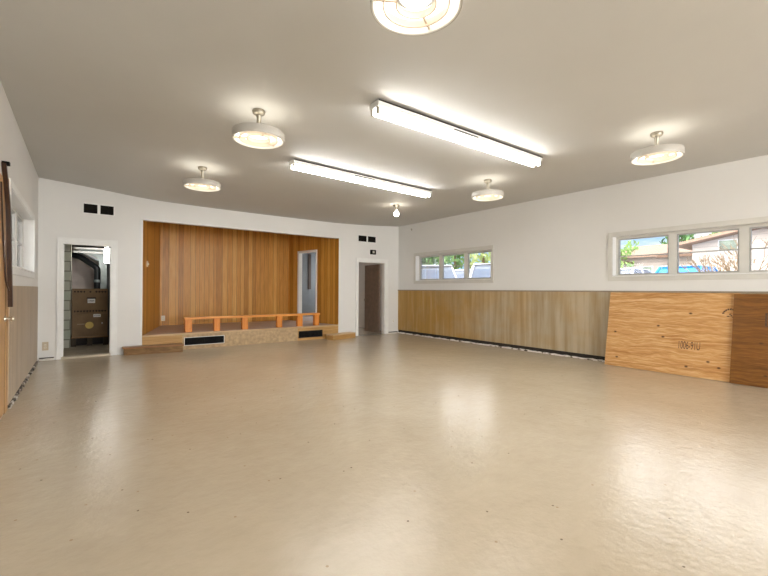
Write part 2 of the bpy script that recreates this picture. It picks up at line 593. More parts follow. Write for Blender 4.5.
bb.faces.new([rows[0][0][-1], rows[1][0][-1], rows[1][1][-1], rows[0][1][-1]])
bm._merge(bb)
struct(bm.done('ceiling', M_ceil, smooth=True), 'off-white plaster ceiling, lower along its middle')

def holes_fn(holes):
    def f(u, z):
        return not any(a < u < c and e < z < g for a, c, e, g in holes)
    return f
def cuts(lo, hi, holes, k):
    s_ = {lo, hi}
    for h in holes:
        s_.add(h[k]); s_.add(h[k + 1])
    return sorted(x for x in s_ if lo <= x <= hi)

# right wall: two three-light windows, and one that lights the room behind the stage
WIN_Z0, WIN_Z1 = 1.50, 2.195
WIN_A = (-3.312, -0.767)
WIN_B = (-8.455, -5.908)
hr = [(WIN_A[0], WIN_A[1], WIN_Z0, WIN_Z1), (WIN_B[0], WIN_B[1], WIN_Z0, WIN_Z1), (2.28, 3.28, 1.2, 2.2)]
wr = MB().grid_wall(cuts(YR, YB, hr, 0), cuts(-0.1, ZT, hr, 2), holes_fn(hr), WALL_T, lambda u, t, z: (t, u, z)).done('wall_right', M_wall)
struct(wr, 'white wall with two long high windows above plywood lining')
# left wall
WIN_C = (-3.40, -0.86)
hl = [(WIN_C[0], WIN_C[1], 1.475, 2.30)]
wl = MB().grid_wall(cuts(YR, YB, hl, 0), cuts(-0.1, ZT, hl, 2), holes_fn(hl), WALL_T, lambda u, t, z: (-W - t, u, z)).done('wall_left', M_wall)
struct(wl, 'white wall at the left with window over tan lining')
# back wall: door, stage opening, door
D1 = (-7.655, -6.935, 0.0, 2.05)
ST = (-6.43, -2.018, 0.0, 2.592)
D2 = (-1.405, -0.50, 0.0, 2.02)
hb = [D1, ST, D2]
wb = MB().grid_wall(cuts(-W, 0, hb, 0), cuts(-0.1, ZT, hb, 2), holes_fn(hb), 0.13, lambda u, t, z: (u, t, z)).done('wall_back', M_wall)
struct(wb, 'white far wall with a doorway each side of the stage opening')
# rear wall (behind the camera) with two big windows added to let in fill light
hq = [(-7.0, -4.4, 0.9, 2.5), (-3.6, -1.0, 0.9, 2.5)]
wq = MB().grid_wall(cuts(-W - 0.2, 0.2, hq, 0), cuts(-0.1, ZT, hq, 2), holes_fn(hq), WALL_T, lambda u, t, z: (u, YR - t, z)).done('wall_rear', M_wall)
struct(wq, 'white wall behind the viewer')
# far outer wall closing the back rooms
wo = MB().box(-W - 0.2, 0.2, YB, YB + 0.2, -0.1, ZT).done('wall_outer', plain('grey_block_paint', (0.50, 0.47, 0.43), 0.8, var=0.1))
struct(wo, 'plain wall closing the back rooms')

# white bead round the stage opening
tb = MB()
tb.box(ST[0] - 0.028, ST[0], -0.012, 0.02, 0.34, ST[3] + 0.028)
tb.box(ST[1], ST[1] + 0.028, -0.012, 0.02, 0.34, ST[3] + 0.028)
tb.box(ST[0] - 0.028, ST[1] + 0.028, -0.012, 0.02, ST[3], ST[3] + 0.028)
struct(tb.done('trim_1', M_white), 'thin white bead round the stage opening')

# ------------------------------------------------------------------ the three windows
def window(name, label, ya, yb, z0, z1, xw, sgn, plane):
    """xw: wall face, sgn: +1 wall to the right (+x outside); built as frame, three sashes, glass"""
    root = empty(name, label, 'window', (xw, 0.5 * (ya + yb), z0), kind='structure')
    cy = 0.5 * (ya + yb)
    hw = 0.5 * (yb - ya)
    h = z1 - z0
    def bx(mb, d0, d1, a, c, e, f):
        x0, x1 = sorted((sgn * d0, sgn * d1))
        mb.box(x0, x1, a, c, e, f)
    m = MB()
    tw = 0.075
    def fr(mb, d0, d1, o, i):
        x0, x1 = sorted((sgn * d0, sgn * d1))
        mb.frame(x0, x1, 0, 0, o, 0, i, 0, 'x')
    fr(m, -0.018, -0.0005, (-hw - tw, hw + tw, -tw, h + tw), (-hw, hw, 0.0, h))
    m.done('casing', M_white if sgn < 0 else M_frame, root)
    m = MB()
    bx(m, -0.035, plane - 0.031, -hw + 0.001, hw - 0.001, 0.001, 0.016)
    m.done('sill', M_white, root)
    m = MB()
    fr(m, plane - 0.03, plane + 0.03, (-hw, hw, 0.0, h), (-hw + 0.035, hw - 0.035, 0.035, h - 0.035))
    m.done('frame', M_frame, root)
    n = 3
    mul = 0.105
    cell = (2 * hw - 0.07 - 2 * mul) / n
    for k in range(n):
        a = -hw + 0.035 + k * (cell + mul)
        c = a + cell
        if k < n - 1:
            m = MB()
            bx(m, plane - 0.035, plane + 0.025, c, c + mul, 0.036, h - 0.036)
            m.done('mullion', M_frame, root)
        s_ = MB()
        fw = 0.018
        a += 0.001; c -= 0.001
        fr(s_, plane - 0.02, plane + 0.02, (a, c, 0.036, h - 0.036), (a + fw, c - fw, 0.036 + fw, h - 0.036 - fw))
        bx(s_, plane - 0.018, plane + 0.018, a + fw - 0.002, c - fw + 0.002, h * 0.515 - 0.009, h * 0.515 + 0.009)
        so = s_.done('sash', M_sash, root)
        g = MB()
        bx(g, plane - 0.003, plane + 0.003, a + 0.008, c - 0.008, 0.044, h - 0.044)
        g.done('glass_pane', M_glass, so)
    return root
window('window_1', 'far three-light window in the right wall, trees and pale cars outside', WIN_A[0], WIN_A[1], WIN_Z0, WIN_Z1, 0.0, 1, 0.15)
window('window_2', 'near three-light window in the right wall above the leaning plywood', WIN_B[0], WIN_B[1], WIN_Z0, WIN_Z1, 0.0, 1, 0.15)
window('window_3', 'bright window in the left wall above tan lining', WIN_C[0], WIN_C[1], 1.475, 2.30, -W, -1, 0.14)
# simple glazing for unseen openings; the rear ones are added for light
for nm, (a, c, e, f) in (('added_window_4', hq[0]), ('added_window_5', hq[1])):
    r_ = empty(nm, 'added window in the unseen rear wall, letting in fill light', 'window', (0.5 * (a + c), YR, e), kind='structure')
    m = MB()
    hw_ = 0.5 * (c - a)
    m.box(-hw_, hw_, -0.12, -0.06, 0, 0.05); m.box(-hw_, hw_, -0.12, -0.06, f - e - 0.05, f - e)
    m.box(-hw_, -hw_ + 0.05, -0.12, -0.06, 0, f - e); m.box(hw_ - 0.05, hw_, -0.12, -0.06, 0, f - e); m.box(-0.03, 0.03, -0.12, -0.06, 0, f - e)
    fo = m.done('frame', M_frame, r_)
    MB().box(-hw_ + 0.02, hw_ - 0.02, -0.094, -0.088, 0.02, f - e - 0.02).done('glass_pane', M_glass, fo)
r_ = empty('window_6', 'small window lighting the room behind the stage', 'window', (0.1, 2.78, 1.2), kind='structure')
m = MB()
m.box(-0.03, 0.03, -0.5, 0.5, 0, 0.05); m.box(-0.03, 0.03, -0.5, 0.5, 0.95, 1.0); m.box(-0.03, 0.03, -0.5, -0.45, 0, 1); m.box(-0.03, 0.03, 0.45, 0.5, 0, 1)
fo = m.done('frame', M_frame, r_)
MB().box(-0.003, 0.003, -0.48, 0.48, 0.02, 0.98).done('glass_pane', M_glass, fo)

# ------------------------------------------------------------------ wainscot, caps, base strips (parts of their walls)
yy = -0.012
k = 0
while yy > -9.9:
    y2 = max(yy - 1.83, -9.9)
    MB().box(-0.014, -0.001, y2 + 0.001, yy - 0.001, 0.095, 1.232).done('wainscot_panel', M_wains_r, wr)
    yy = y2
MB().box(-0.026, 0.0, -9.9, -0.002, 1.232, 1.258, bev=0.003).done('wainscot_cap', M_capm, wr)
yy = -0.10
for y2 in (-1.66, -3.20, -3.43):
    MB().box(-W + 0.001, -W + 0.013, y2 + 0.001, yy - 0.001, 0.045, 1.275).done('wainscot_panel', M_wains_l, wl)
    yy = y2
MB().box(-W + 0.0, -W + 0.016, -3.2, -0.085, 1.275, 1.287).done('wainscot_cap', M_white, wl)

# dark slots and chipped strips where the baseboards were pulled off
def base_run(name, label, p0, p1, nrm, mt=None):
    p0, p1, nrm = Vector(p0), Vector(p1), Vector(nrm)
    L = (p1 - p0).length
    ang = math.atan2((p1 - p0).y, (p1 - p0).x)
    root = struct(empty(name, label, 'baseboard', p0, (0, 0, ang)))
    root['category'] = 'baseboard'
    loc_n = Matrix.Rotation(-ang, 3, 'Z') @ nrm
    s_ = 1 if loc_n.y > 0 else -1
    m = MB(); y0, y1 = sorted((0.0, s_ * 0.006)); m.box(0, L, y0, y1, 0.02, 0.105 if L > 1 else 0.05)
    m.done('dark_slot', M_dark, root)
    bb = bmesh.new()
    rnd = random.Random(len(name) + int(L * 10))
    n = max(4, int(L / 0.08))
    prev = None
    for i in range(n + 1):
        x = L * i / n
        h = 0.018 + rnd.random() * 0.016
        d = 0.022 + rnd.random() * 0.02
        cur = [bb.verts.new((x, 0, 0.0)), bb.verts.new((x, s_ * d, 0.0)), bb.verts.new((x, s_ * d * 0.7, h)), bb.verts.new((x, 0, h * 1.1))]
        if prev:
            for q in range(4):
                bb.faces.new([prev[q], prev[(q + 1) % 4], cur[(q + 1) % 4], cur[q]])
        else:
            bb.faces.new(cur)
        prev = cur
    bb.faces.new(prev[::-1])
    m = MB(); m._merge(bb)
    m.done('chipped_strip', mt or M_base, root)
base_run('baseboard_right', 'dark gap and chipped white strip along the foot of the right wall', (0, -0.02, 0), (0, -9.9, 0), (-1, 0, 0))
base_run('baseboard_left', 'dark chipped strip along the foot of the left wall', (-W, -3.40, 0), (-W, -0.02, 0), (1, 0, 0), M_base2)
base_run('baseboard_back', 'chipped strip beside the left doorway', (-7.95, 0, 0), (-7.75, 0, 0), (0, -1, 0))
base_run('baseboard_corner', 'chipped strip between the right doorway and the corner', (-0.385, 0, 0), (-0.02, 0, 0), (0, -1, 0))
base_run('baseboard_middle', 'dark strip between stage step and right doorway', (-1.72, 0, 0), (-1.49, 0, 0), (0, -1, 0))

# ------------------------------------------------------------------ doorways
def casing(name, label, a, c, h, wl_, wr_, depth=0.13):
    root = empty(name, label, 'doorway', (0.5 * (a + c), 0, 0), kind='structure')
    hw = 0.5 * (c - a)
    m = MB()
    m.frame(0, 0, -0.018, -0.0005, (-hw - wl_, hw + wr_, 0, h + 0.085), 0, (-hw, hw, 0, h), 0, 'y')
    m.frame(0, 0, -0.027, -0.0005, (-hw - wl_ - 0.016, hw + wr_ + 0.016, 0, h + 0.101), 0, (-hw - wl_ - 0.0005, hw + wr_ + 0.0005, 0, h + 0.0855), 0, 'y')
    m.done('casing', M_white, root)
    m = MB()
    m.frame(0, 0, -0.005, depth, (-hw, hw, 0, h), 0, (-hw + 0.014, hw - 0.014, 0, h - 0.014), 0, 'y')
    m.box(-hw + 0.014, -hw + 0.03, depth * 0.5, depth * 0.62, 0, h - 0.014)
    m.done('jamb', M_white, root)
    return root
d1 = casing('door_1', 'open white-cased doorway at the left, cartons seen through it', D1[0], D1[1], D1[3], 0.05, 0.085)
MB().box(-0.36, 0.36, -0.03, 0.13, 0, 0.035).done('threshold', plain('concrete_sill', (0.50, 0.44, 0.34), 0.7, var=0.12), d1)
d2 = casing('door_2', 'white-cased doorway at the right of the stage, brown door ajar inside', D2[0], D2[1], D2[3], 0.065, 0.105)
leaf_a = math.radians(28)
# brown leaf hinged on the right jamb, swung into the back room
leaf = MB().box(-0.76, 0.0, -0.02, 0.02, 0.02, 1.985, bev=0.003).done('door_leaf', M_browndoor, d2, loc=(0.395, 0.17, 0), rot=(0, 0, -math.radians(92)))
leaf['label'] = 'dark brown door leaf ajar'
kn = MB().lathe([(0, -0.06), (0.022, -0.055), (0.028, -0.04), (0.02, -0.022), (0.012, -0.02), (0.012, 0.0)], 14, Matrix.Translation((-0.70, -0.018, 0.95)) @ Matrix.Rotation(-PI / 2, 4, 'X')).done('door_knob', M_bronze, leaf, smooth=True)

# ------------------------------------------------------------------ stage recess
def local_wall(name, label, p0, p1, z0, z1, thick, holes, mat):
    """wall from p0 to p1, front face on the line; local x along it"""
    p0, p1 = Vector((*p0, 0)), Vector((*p1, 0))
    L = (p1 - p0).length
    o = MB().grid_wall(cuts(0, L, holes, 0), cuts(z0, z1, holes, 2), holes_fn(holes), thick, lambda u, t, z: (u, t, z)).done(name, mat)
    o.location = p0
    o.rotation_euler = (0, 0, math.atan2(p1.y - p0.y, p1.x - p0.x))
    return struct(o, label), L
SL0, SL1 = (-6.43, 0.0), (-5.83, 2.2)
SR0, SR1 = (-2.45, 2.2), (-2.018, 0.0)
wsl, _ = local_wall('wall_stage_left', 'left side wall of the stage in varnished boards', SL0, SL1, 0.0, 2.95, 0.08, [], M_plank)
wsb, _ = local_wall('wall_stage_back', 'back wall of the stage in varnished vertical boards', (-5.87, 2.2), (-2.41, 2.2), 0.0, 2.95, 0.08, [], M_plank)
LSR = math.hypot(SR1[0] - SR0[0], SR1[1] - SR0[1])
u0, u1 = (2.2 - 1.68) / 2.2 * LSR, (2.2 - 0.90) / 2.2 * LSR
DZ0, DZ1 = 0.335, 2.31
wsr, _ = local_wall('wall_stage_right', 'right side wall of the stage in varnished boards with a doorway', SR0, SR1, 0.0, 2.95, 0.08, [(u0, u1, DZ0, DZ1)], M_plank)
# white frame of the stage doorway
d3 = empty('door_3', 'narrow white-framed doorway in the stage side wall', 'doorway', wsr.location, wsr.rotation_euler, kind='structure')
m = MB()
m.frame(0, 0, -0.02, -0.0005, (u0 - 0.055, u1 + 0.03, DZ0, DZ1 + 0.05), 0, (u0 + 0.012, u1 - 0.012, DZ0, DZ1 - 0.012), 0, 'y')
m.frame(0, 0, 0.0, 0.10, (u0, u1, DZ0, DZ1), 0, (u0 + 0.012, u1 - 0.012, DZ0, DZ1 - 0.012), 0, 'y')
m.done('casing', M_white, d3)
MB().box(-5.95, -2.3, 0.13, 2.3, 2.95, 2.99).done('trim_2', M_plank).__setitem__('kind', 'structure')

# stage platform
stg = empty('stage_platform', 'low wooden stage platform filling the panelled recess', 'stage', (-4.22, 0, 0))
def stx(x): return x + 4.22
m = MB()
m.prism([(stx(-6.415), 0.03), (stx(-2.03), 0.03), (stx(-2.462), 2.19), (stx(-5.82), 2.19)], 0.30, 0.335)
m.done('deck', M_deck, stg)
MB().box(stx(-6.425), stx(-2.022), -0.012, 0.032, 0.305, 0.338, bev=0.004).done('nosing', grain_mat('worn_nosing', (0.42, 0.27, 0.13), (0.56, 0.40, 0.23), (0.66, 0.52, 0.34), 'X'), stg)
for (x0, x1, mt) in ((-6.425, -5.715, M_riser), (-5.715, -3.16, M_tan), (-3.16, -2.022, M_riser)):
    MB().box(stx(x0) + 0.001, stx(x1) - 0.001, 0.0, 0.03, 0.0, 0.305).done('riser', mt, stg)
MB().box(stx(-6.3), stx(-2.1), 0.05, 0.10, 0.0, 0.30).done('joist', M_dark, stg)

def riser_vent(label, x0, x1, z0, z1, frame_mat, fw):
    r = empty('stage_vent', label, 'vent', (0.5 * (x0 + x1), -0.001, z0), group=None)
    hw, h = 0.5 * (x1 - x0), z1 - z0
    m = MB()
    m.box(-hw - fw, hw + fw, -0.012, 0.0, h, h + fw); m.box(-hw - fw, hw + fw, -0.012, 0.0, -fw, 0)
    m.box(-hw - fw, -hw, -0.012, 0.0, 0, h); m.box(hw, hw + fw, -0.012, 0.0, 0, h)
    m.done('vent_frame', frame_mat, r)
    MB().box(-hw, hw, -0.004, 0.0, 0, h).done('vent_backing', M_black, r)
    m = MB()
    n = 6
    for i in range(n):
        zz = h * (i + 0.5) / n
        m.box(-hw, hw, -0.011, -0.007, zz - 0.004, zz + 0.003)
    m.box(-0.004, 0.004, -0.0115, -0.004, 0, h)
    m.done('louvre', plain('dark_vent_metal', (0.010, 0.010, 0.011), 0.7, spec=0.15), r)
    return r
riser_vent('black slotted vent in the stage front beside the left step, white frame', -5.675, -4.895, 0.085, 0.238, M_white, 0.009)
riser_vent('black slotted vent in the stage front beside the right step', -3.125, -2.50, 0.075, 0.215, M_dark, 0.015)

# low railing on the stage edge
rl = empty('low_railing', 'low orange timber railing along the stage edge', 'railing', (-4.1, 0.13, 0.338))
MB().box(-1.57, 1.585, -0.075, 0.065, 0.268, 0.318, bev=0.006).done('top_rail', M_railx, rl)
for xc, wd in ((-5.583, 0.135), (-5.014, 0.125), (-4.41, 0.13), (-3.586, 0.125), (-3.06, 0.135), (-2.60, 0.13)):
    m = MB()
    m.box(-wd / 2, wd / 2, -0.045, 0.045, 0.0, 0.268, bev=0.004)
    m.done('post', M_rail, rl, loc=(xc + 4.1, -0.005, 0.0))

# steps at both ends of the stage
def step(name, label, loc, rot, poly, h, tread_t, front_mat, tread_mat, over):
    r = empty(name, label, 'step', loc, (0, 0, rot))
    MB().prism(poly, 0.0, h - tread_t).done('step_base', front_mat, r)
    cx = sum(p[0] for p in poly) / len(poly); 
    pl = [(x + (over if x > cx else -over), y - (over if y < -0.05 else 0)) for x, y in poly]
    MB().prism(pl, h - tread_t, h, bev=0.004).done('tread', tread_mat, r)
    return r
step('wooden_step', 'dark wooden step at the left end of the stage', (-6.235, -0.022, 0), 0,
     [(-0.50, 0.0), (-0.50, -0.16), (0.47, -0.30), (0.47, 0.0)], 0.15, 0.03, M_stepdark, M_tread, 0.02)
step('wooden_step', 'pale wooden step set askew at the right end of the stage', (-1.98, -0.03, 0), math.radians(13),
     [(-0.40, -0.0), (-0.40, -0.25), (0.40, -0.25), (0.40, -0.02)], 0.135, 0.028,
     M_riser, grain_mat('pale_step_tread', (0.46, 0.30, 0.15), (0.60, 0.43, 0.25), (0.70, 0.55, 0.36), 'X', 1.0, 0.45), 0.006).location = (-2.09, -0.10, 0)

# ------------------------------------------------------------------ wall grilles, outlets, switch
def grille(label, xc, z0, halfw, h):
    r = empty('wall_grille', label, 'vent', (xc, 0, z0))
    m = MB()
    t = 0.014
    pw = (2 * halfw - 0.05) / 2
    m.box(-halfw - t, halfw + t, -0.012, 0.0, -t, 0.0); m.box(-halfw - t, halfw + t, -0.012, 0.0, h, h + t)
    m.box(-halfw - t, -halfw, -0.012, 0.0, 0, h); m.box(halfw, halfw + t, -0.012, 0.0, 0, h)
    m.box(-0.022, 0.022, -0.012, 0.0, 0, h)
    m.done('grille_frame', M_white, r)
    for sgn in (-1, 1):
        x0, x1 = sorted((sgn * 0.022, sgn * halfw))
        p = MB().box(x0, x1, -0.004, 0.0, 0, h).done('grille_panel', M_black, r)
        m = MB()
        for i in range(7):
            zz = h * (i + 0.5) / 7
            m.box(x0, x1, -0.010, -0.006, zz - 0.0035, zz + 0.0035)
        m.done('louvre', plain('grille_louvre', (0.014, 0.011, 0.007), 0.8, spec=0.1), p)
    return r
grille('black twin grille high on the wall over the left doorway', -7.13, 2.622, 0.225, 0.165)
grille('black twin grille high on the wall over the right doorway', -1.12, 2.57, 0.288, 0.16)
r = empty('wall_box', 'small black square box under the grille over the right doorway', 'wall box', (-0.93, 0, 2.235))
MB().box(-0.085, 0.085, -0.05, 0, 0, 0.125, bev=0.006).done('box_body', M_black, r)
MB().box(-0.035, 0.03, -0.058, -0.048, 0.03, 0.095, bev=0.006).done('box_lens', plain('grey_glass', (0.42, 0.40, 0.34), 0.3), r)

r = empty('wall_hook', 'tiny metal hook near the ceiling at the far end of the right wall', 'hook', (0, -0.586, 2.95), (0, 0, -PI / 2))
MB().box(-0.012, 0.012, -0.006, 0.0, -0.03, 0.03, bev=0.002).done('hook_plate', M_bronze, r)
MB().tube([(0, -0.004, 0.0), (0, -0.03, -0.005), (0, -0.036, 0.02)], 0.005, 8).done('hook_arm', M_bronze, r)

def outlet(label, loc, rot, mat, wd=0.072, h=0.115):
    r = empty('wall_outlet', label, 'outlet', loc, rot)
    MB().box(-wd / 2, wd / 2, -0.008, 0, -h / 2, h / 2, bev=0.003).done('cover_plate', mat, r)
    for zz in (-0.022, 0.022):
        p = MB().box(-0.016, 0.016, -0.0105, -0.007, zz - 0.014, zz + 0.014, bev=0.002).done('socket', M_ivory, r)
        MB().box(-0.009, -0.005, -0.0115, -0.010, zz - 0.006, zz + 0.006).box(0.005, 0.009, -0.0115, -0.010, zz - 0.006, zz + 0.006).done('slot', M_black, p)
    return r
outlet('beige outlet low on the wall between left corner and doorway', (-7.868, 0, 0.245), (0, 0, 0), M_beige, 0.085, 0.145)
outlet('ivory outlet low on the stage back wall', (-5.755, 2.2, 0.515), (0, 0, 0), M_ivory, 0.085, 0.13)
outlet('white outlet low on the wall beside the far right corner', (-0.19, 0, 0.36), (0, 0, 0), M_white, 0.07, 0.11)
aL = math.atan2(SL1[1] - SL0[1], SL1[0] - SL0[0])
r = empty('wall_switch', 'ivory switch on the left side wall of the stage', 'switch', (-6.305, 0.4585, 1.76), (0, 0, aL))
MB().box(-0.06, 0.06, -0.016, 0.0, -0.06, 0.06, bev=0.005).done('switch_plate', M_ivory, r)
MB().box(-0.012, 0.012, -0.034, -0.012, -0.02, 0.02, bev=0.003).done('toggle', M_white, r)

# ------------------------------------------------------------------ ring ceiling lamps
M_diff = emitter('lamp_diffuser', (1.0, 0.93, 0.80), RING_STRENGTH)
def louvre_mat():
    m, nt, b = new_mat('opal_louvre')
    b.inputs['Base Color'].default_value = (0.74, 0.64, 0.53, 1)
    b.inputs['Roughness'].default_value = 0.4
    return m
M_louv = louvre_mat()
M_ringp = plain('cream_ring_enamel', (0.50, 0.475, 0.43), 0.35, var=0.03)
def ring_prof(r0, r1, z0, z1):
    return [(r0, z0), (r1, z0 + 0.003), (r1, z1), (r0, z1 - 0.002)]
def make_ring_lamp(x, y, label, zb):
    top = ceil_s(x) - zb
    t = empty('ring_lamp', label, 'ceiling lamp', (x, y, zb), group='round ring ceiling lamps')
    MB().lathe([(0, top), (0.058, top), (0.062, top - 0.012), (0.055, top - 0.034), (0.036, top - 0.046), (0, top - 0.046)], 28).done('canopy', M_bronze, t, smooth=True)
    MB().lathe([(0.024, top - 0.046), (0.024, top - 0.06), (0.021, top - 0.065), (0.021, 0.08), (0.03, 0.075), (0.03, 0.06), (0, 0.06)], 20).done('stem', M_bronze, t, smooth=True)
    MB().lathe([(0.240, 0.003), (0.245, 0.0), (0.247, 0.004), (0.247, 0.072), (0.245, 0.076), (0.240, 0.074)], 56, closed=True).done('outer_ring', M_ringp, t, smooth=True)
    MB().lathe([(0.230, 0.002), (0.2395, 0.001), (0.2395, 0.074), (0.230, 0.070)], 56, closed=True).done('ring_liner', M_enamel, t, smooth=True)
    for r_, z0, z1 in ((0.178, 0.006, 0.052), (0.108, 0.010, 0.052)):
        MB().lathe([(r_ - 0.004, z0), (r_ + 0.003, z0), (r_ + 0.003, z1), (r_ - 0.004, z1)], 48, closed=True).done('louvre_ring', M_louv, t, smooth=True)
    MB().lathe([(0.118, 0.062), (0.145, 0.049), (0.172, 0.048), (0.200, 0.052), (0.222, 0.060), (0.222, 0.066), (0.17, 0.070), (0.118, 0.068)], 48, closed=True).done('lamp_tube', M_diff, t, smooth=True)
    MB().lathe([(0, 0.030), (0.035, 0.032), (0.072, 0.040), (0.088, 0.052), (0.08, 0.06), (0, 0.062)], 32).done('lamp_bulb', M_diff, t, smooth=True)
    for k in range(3):
        a = 2 * PI * k / 3 + 0.5
        MB().box(0.10, 0.236, -0.005, 0.005, 0.018, 0.036, Matrix.Rotation(a, 4, 'Z')).done('spoke', M_louv, t)
    return t
for x, y, zb, lab in (
        (-5.95, -7.44, 2.765, 'round ring lamp nearest the viewer, cut by the top of the photo'),
        (-6.0, -5.19, 2.703, 'larger of the two round ring lamps left of the tube lights'),
        (-6.0, -2.90, 2.703, 'smaller of the two round ring lamps left of the tube lights, before the stage'),
        (-2.30, -5.03, 2.703, 'small round ring lamp right of the tube lights, before the far window'),
        (-2.36, -7.36, 2.703, 'round ring lamp at the right, above the near window')):
    make_ring_lamp(x, y, lab, zb)

# ------------------------------------------------------------------ fluorescent battens
M_tube = emitter('fluorescent_tube', (1.0, 0.99, 0.965), TUBE_STRENGTH)
def batten(label, xa, xb, y, yaw):
    xc = 0.5 * (xa + xb); L = xb - xa
    zc = 2.974
    t = empty('fluorescent_light', label, 'ceiling light', (xc, y, zc - 0.004), (0, 0, yaw), group=None)
    m = MB()
    hl_ = L / 2
    m.box(-hl_, hl_, -0.075, 0.075, -0.055, 0.0, bev=0.006)
    m.done('housing', M_enamel, t)
    MB().box(-hl_, hl_, -0.080, -0.0755, -0.012, 0.0).done('edge_trim', M_dark, t)
    MB().box(-0.32, 0.05, -0.0775, -0.075, -0.040, -0.030).done('rating_strip', M_dark, t)
    for sy in (-1, 1):
        MB().tube([(-hl_ + 0.03, sy * 0.042, -0.086), (hl_ - 0.03, sy * 0.042, -0.086)], 0.019, 14).done('tube', M_tube, t, smooth=True)
        for sx in (-1, 1):
            h = MB()
            h.box(sx * (hl_ - 0.018) - 0.012, sx * (hl_ - 0.018) + 0.012, sy * 0.042 - 0.017, sy * 0.042 + 0.017, -0.115, -0.05, bev=0.004)
            h.done('lamp_holder', M_chrome, t)
    return t
batten('fluorescent tube fitting nearer the viewer, in the middle of the ceiling', -5.25, -2.66, -6.09, -0.012)
batten('added fluorescent tube fitting behind the viewer, for fill light', -5.25, -2.66, -11.2, 0.0)  # this and the next are added out of view to light the hall
batten('second added fluorescent tube fitting behind the viewer, for fill light', -5.25, -2.66, -13.6, 0.0)
batten('fluorescent tube fitting farther off, toward the stage', -5.16, -2.57, -4.02, 0.035)

# bare bulb near the far right corner
t = empty('bulb_lamp', 'bare bulb in a porcelain holder near the far right corner', 'ceiling lamp', (-2.26, -2.70, 2.983))
MB().lathe([(0, 0.0), (0.066, 0.0), (0.068, -0.012), (0.05, -0.03), (0.03, -0.04), (0, -0.04)], 24).done('holder_base', M_bronze, t, smooth=True)
MB().lathe([(0.026, -0.04), (0.03, -0.05), (0.03, -0.10), (0.024, -0.108), (0, -0.108)], 20).done('holder_neck', M_chrome, t, smooth=True)
MB().lathe([(0.016, -0.105), (0.024, -0.125), (0.044, -0.155), (0.052, -0.18), (0.046, -0.207), (0.026, -0.226), (0, -0.232)], 24).done('glass_bulb', emitter('bulb_glow', (1.0, 0.92, 0.78), BULB_STRENGTH), t, smooth=True)

# ------------------------------------------------------------------ leaning plywood sheets
def sheet(label, y0, y1, xb, xt, H, mat, thick=0.018):
    """front face runs from (xb, 0) on the floor to near the wall"""
    L = abs(y1 - y0)
    tilt = math.atan2(xt - xb, H)
    r = empty('plywood_sheet', label, 'plywood sheet', (xb, 0.5 * (y0 + y1), 0.0), (0, 0, -PI / 2))
    # local x runs along the wall towards the viewer, local -y... front faces the room
    hh = math.hypot(xt - xb, H)
    o = MB().box(-L / 2, L / 2, 0.0, thick, 0.0, hh, bev=0.0015).done('sheet', mat, r)
    o.rotation_euler = (-tilt, 0, 0)
    return r, o, hh
sh1, sh1o, hh1 = sheet('pale orange plywood sheet leaning under the near window, stamp at its middle', -5.885, -7.60, -0.255, -0.036, 1.225, M_ply)
sh2, sh2o, hh2 = sheet('dark brown stained plywood sheet leaning at the right edge', -7.54, -9.6, -0.30, -0.062, 1.215, M_plydark)

def text_part(name, body, size, mat, parent, loc, sx=1.0):
    cu = bpy.data.curves.new(name, 'FONT')
    cu.body = body
    cu.size = size
    cu.align_x = 'CENTER'
    cu.extrude = 0.0004
    tmp = bpy.data.objects.new(name + '_curve', cu)
    C.objects.link(tmp)
    dg = bpy.context.evaluated_depsgraph_get()
    me = bpy.data.meshes.new_from_object(tmp.evaluated_get(dg))
    bpy.data.objects.remove(tmp)
    bpy.data.curves.remove(cu)
    o = bpy.data.objects.new(name, me)
    C.objects.link(o)
    me.materials.clear(); me.materials.append(mat)
    o.parent = parent
    o.location = loc
    o.rotation_euler = (PI / 2, 0, 0)
    o.scale = (sx, 1, 1)
    return o
M_ink = plain('stamp_ink', (0.085, 0.04, 0.018), 0.7, var=0.4, nscale=50)


st_ = text_part('stamp', '1006-91U', 0.165, M_ink, sh1o, (0.305, -0.0012, 0.395), 0.42)
mk = MB()
for i in range(9):                              # half of a worn round stamp near the sheet's edge
    a = PI * (0.10 + 0.80 * i / 8)
    cx_, cz_ = 0.765 - 0.085 * math.cos(a), 0.93 + 0.085 * math.sin(a)
    mk.box(-0.012, 0.012, -0.0014, 0.0004, -0.010, 0.010, Matrix.Translation((cx_, 0, cz_)) @ Matrix.Rotation(-a, 4, 'Y'))
for i, (xx, zz, ww) in enumerate(((0.74, 0.915, 0.03), (0.775, 0.925, 0.02), (0.80, 0.905, 0.035), (0.76, 0.945, 0.02))):
    mk.box(xx - ww / 2, xx + ww / 2, -0.0014, 0.0004, zz - 0.008, zz + 0.006)
mk.done('worn_mark', M_ink, sh1o)
mk = MB()
X0, X1, Z0, Z1 = -0.71, -0.43, 0.80, 0.98
X0 = 8.57 - 7.87 - 1.43 + 0.03
X1 = X0 + 0.28
mk.box(X0, X1, -0.0014, 0.0004, Z1 - 0.014, Z1).box(X0, X0 + 0.02, -0.0014, 0.0004, Z0, Z1).box(X0, X1, -0.0014, 0.0004, Z0, Z0 + 0.014).box(X1 - 0.02, X1, -0.0014, 0.0004, Z0, Z1)
mk.done('stamp_frame', M_ink, sh2o)
sh1o.location.z = 0.005; sh2o.location.z = 0.006

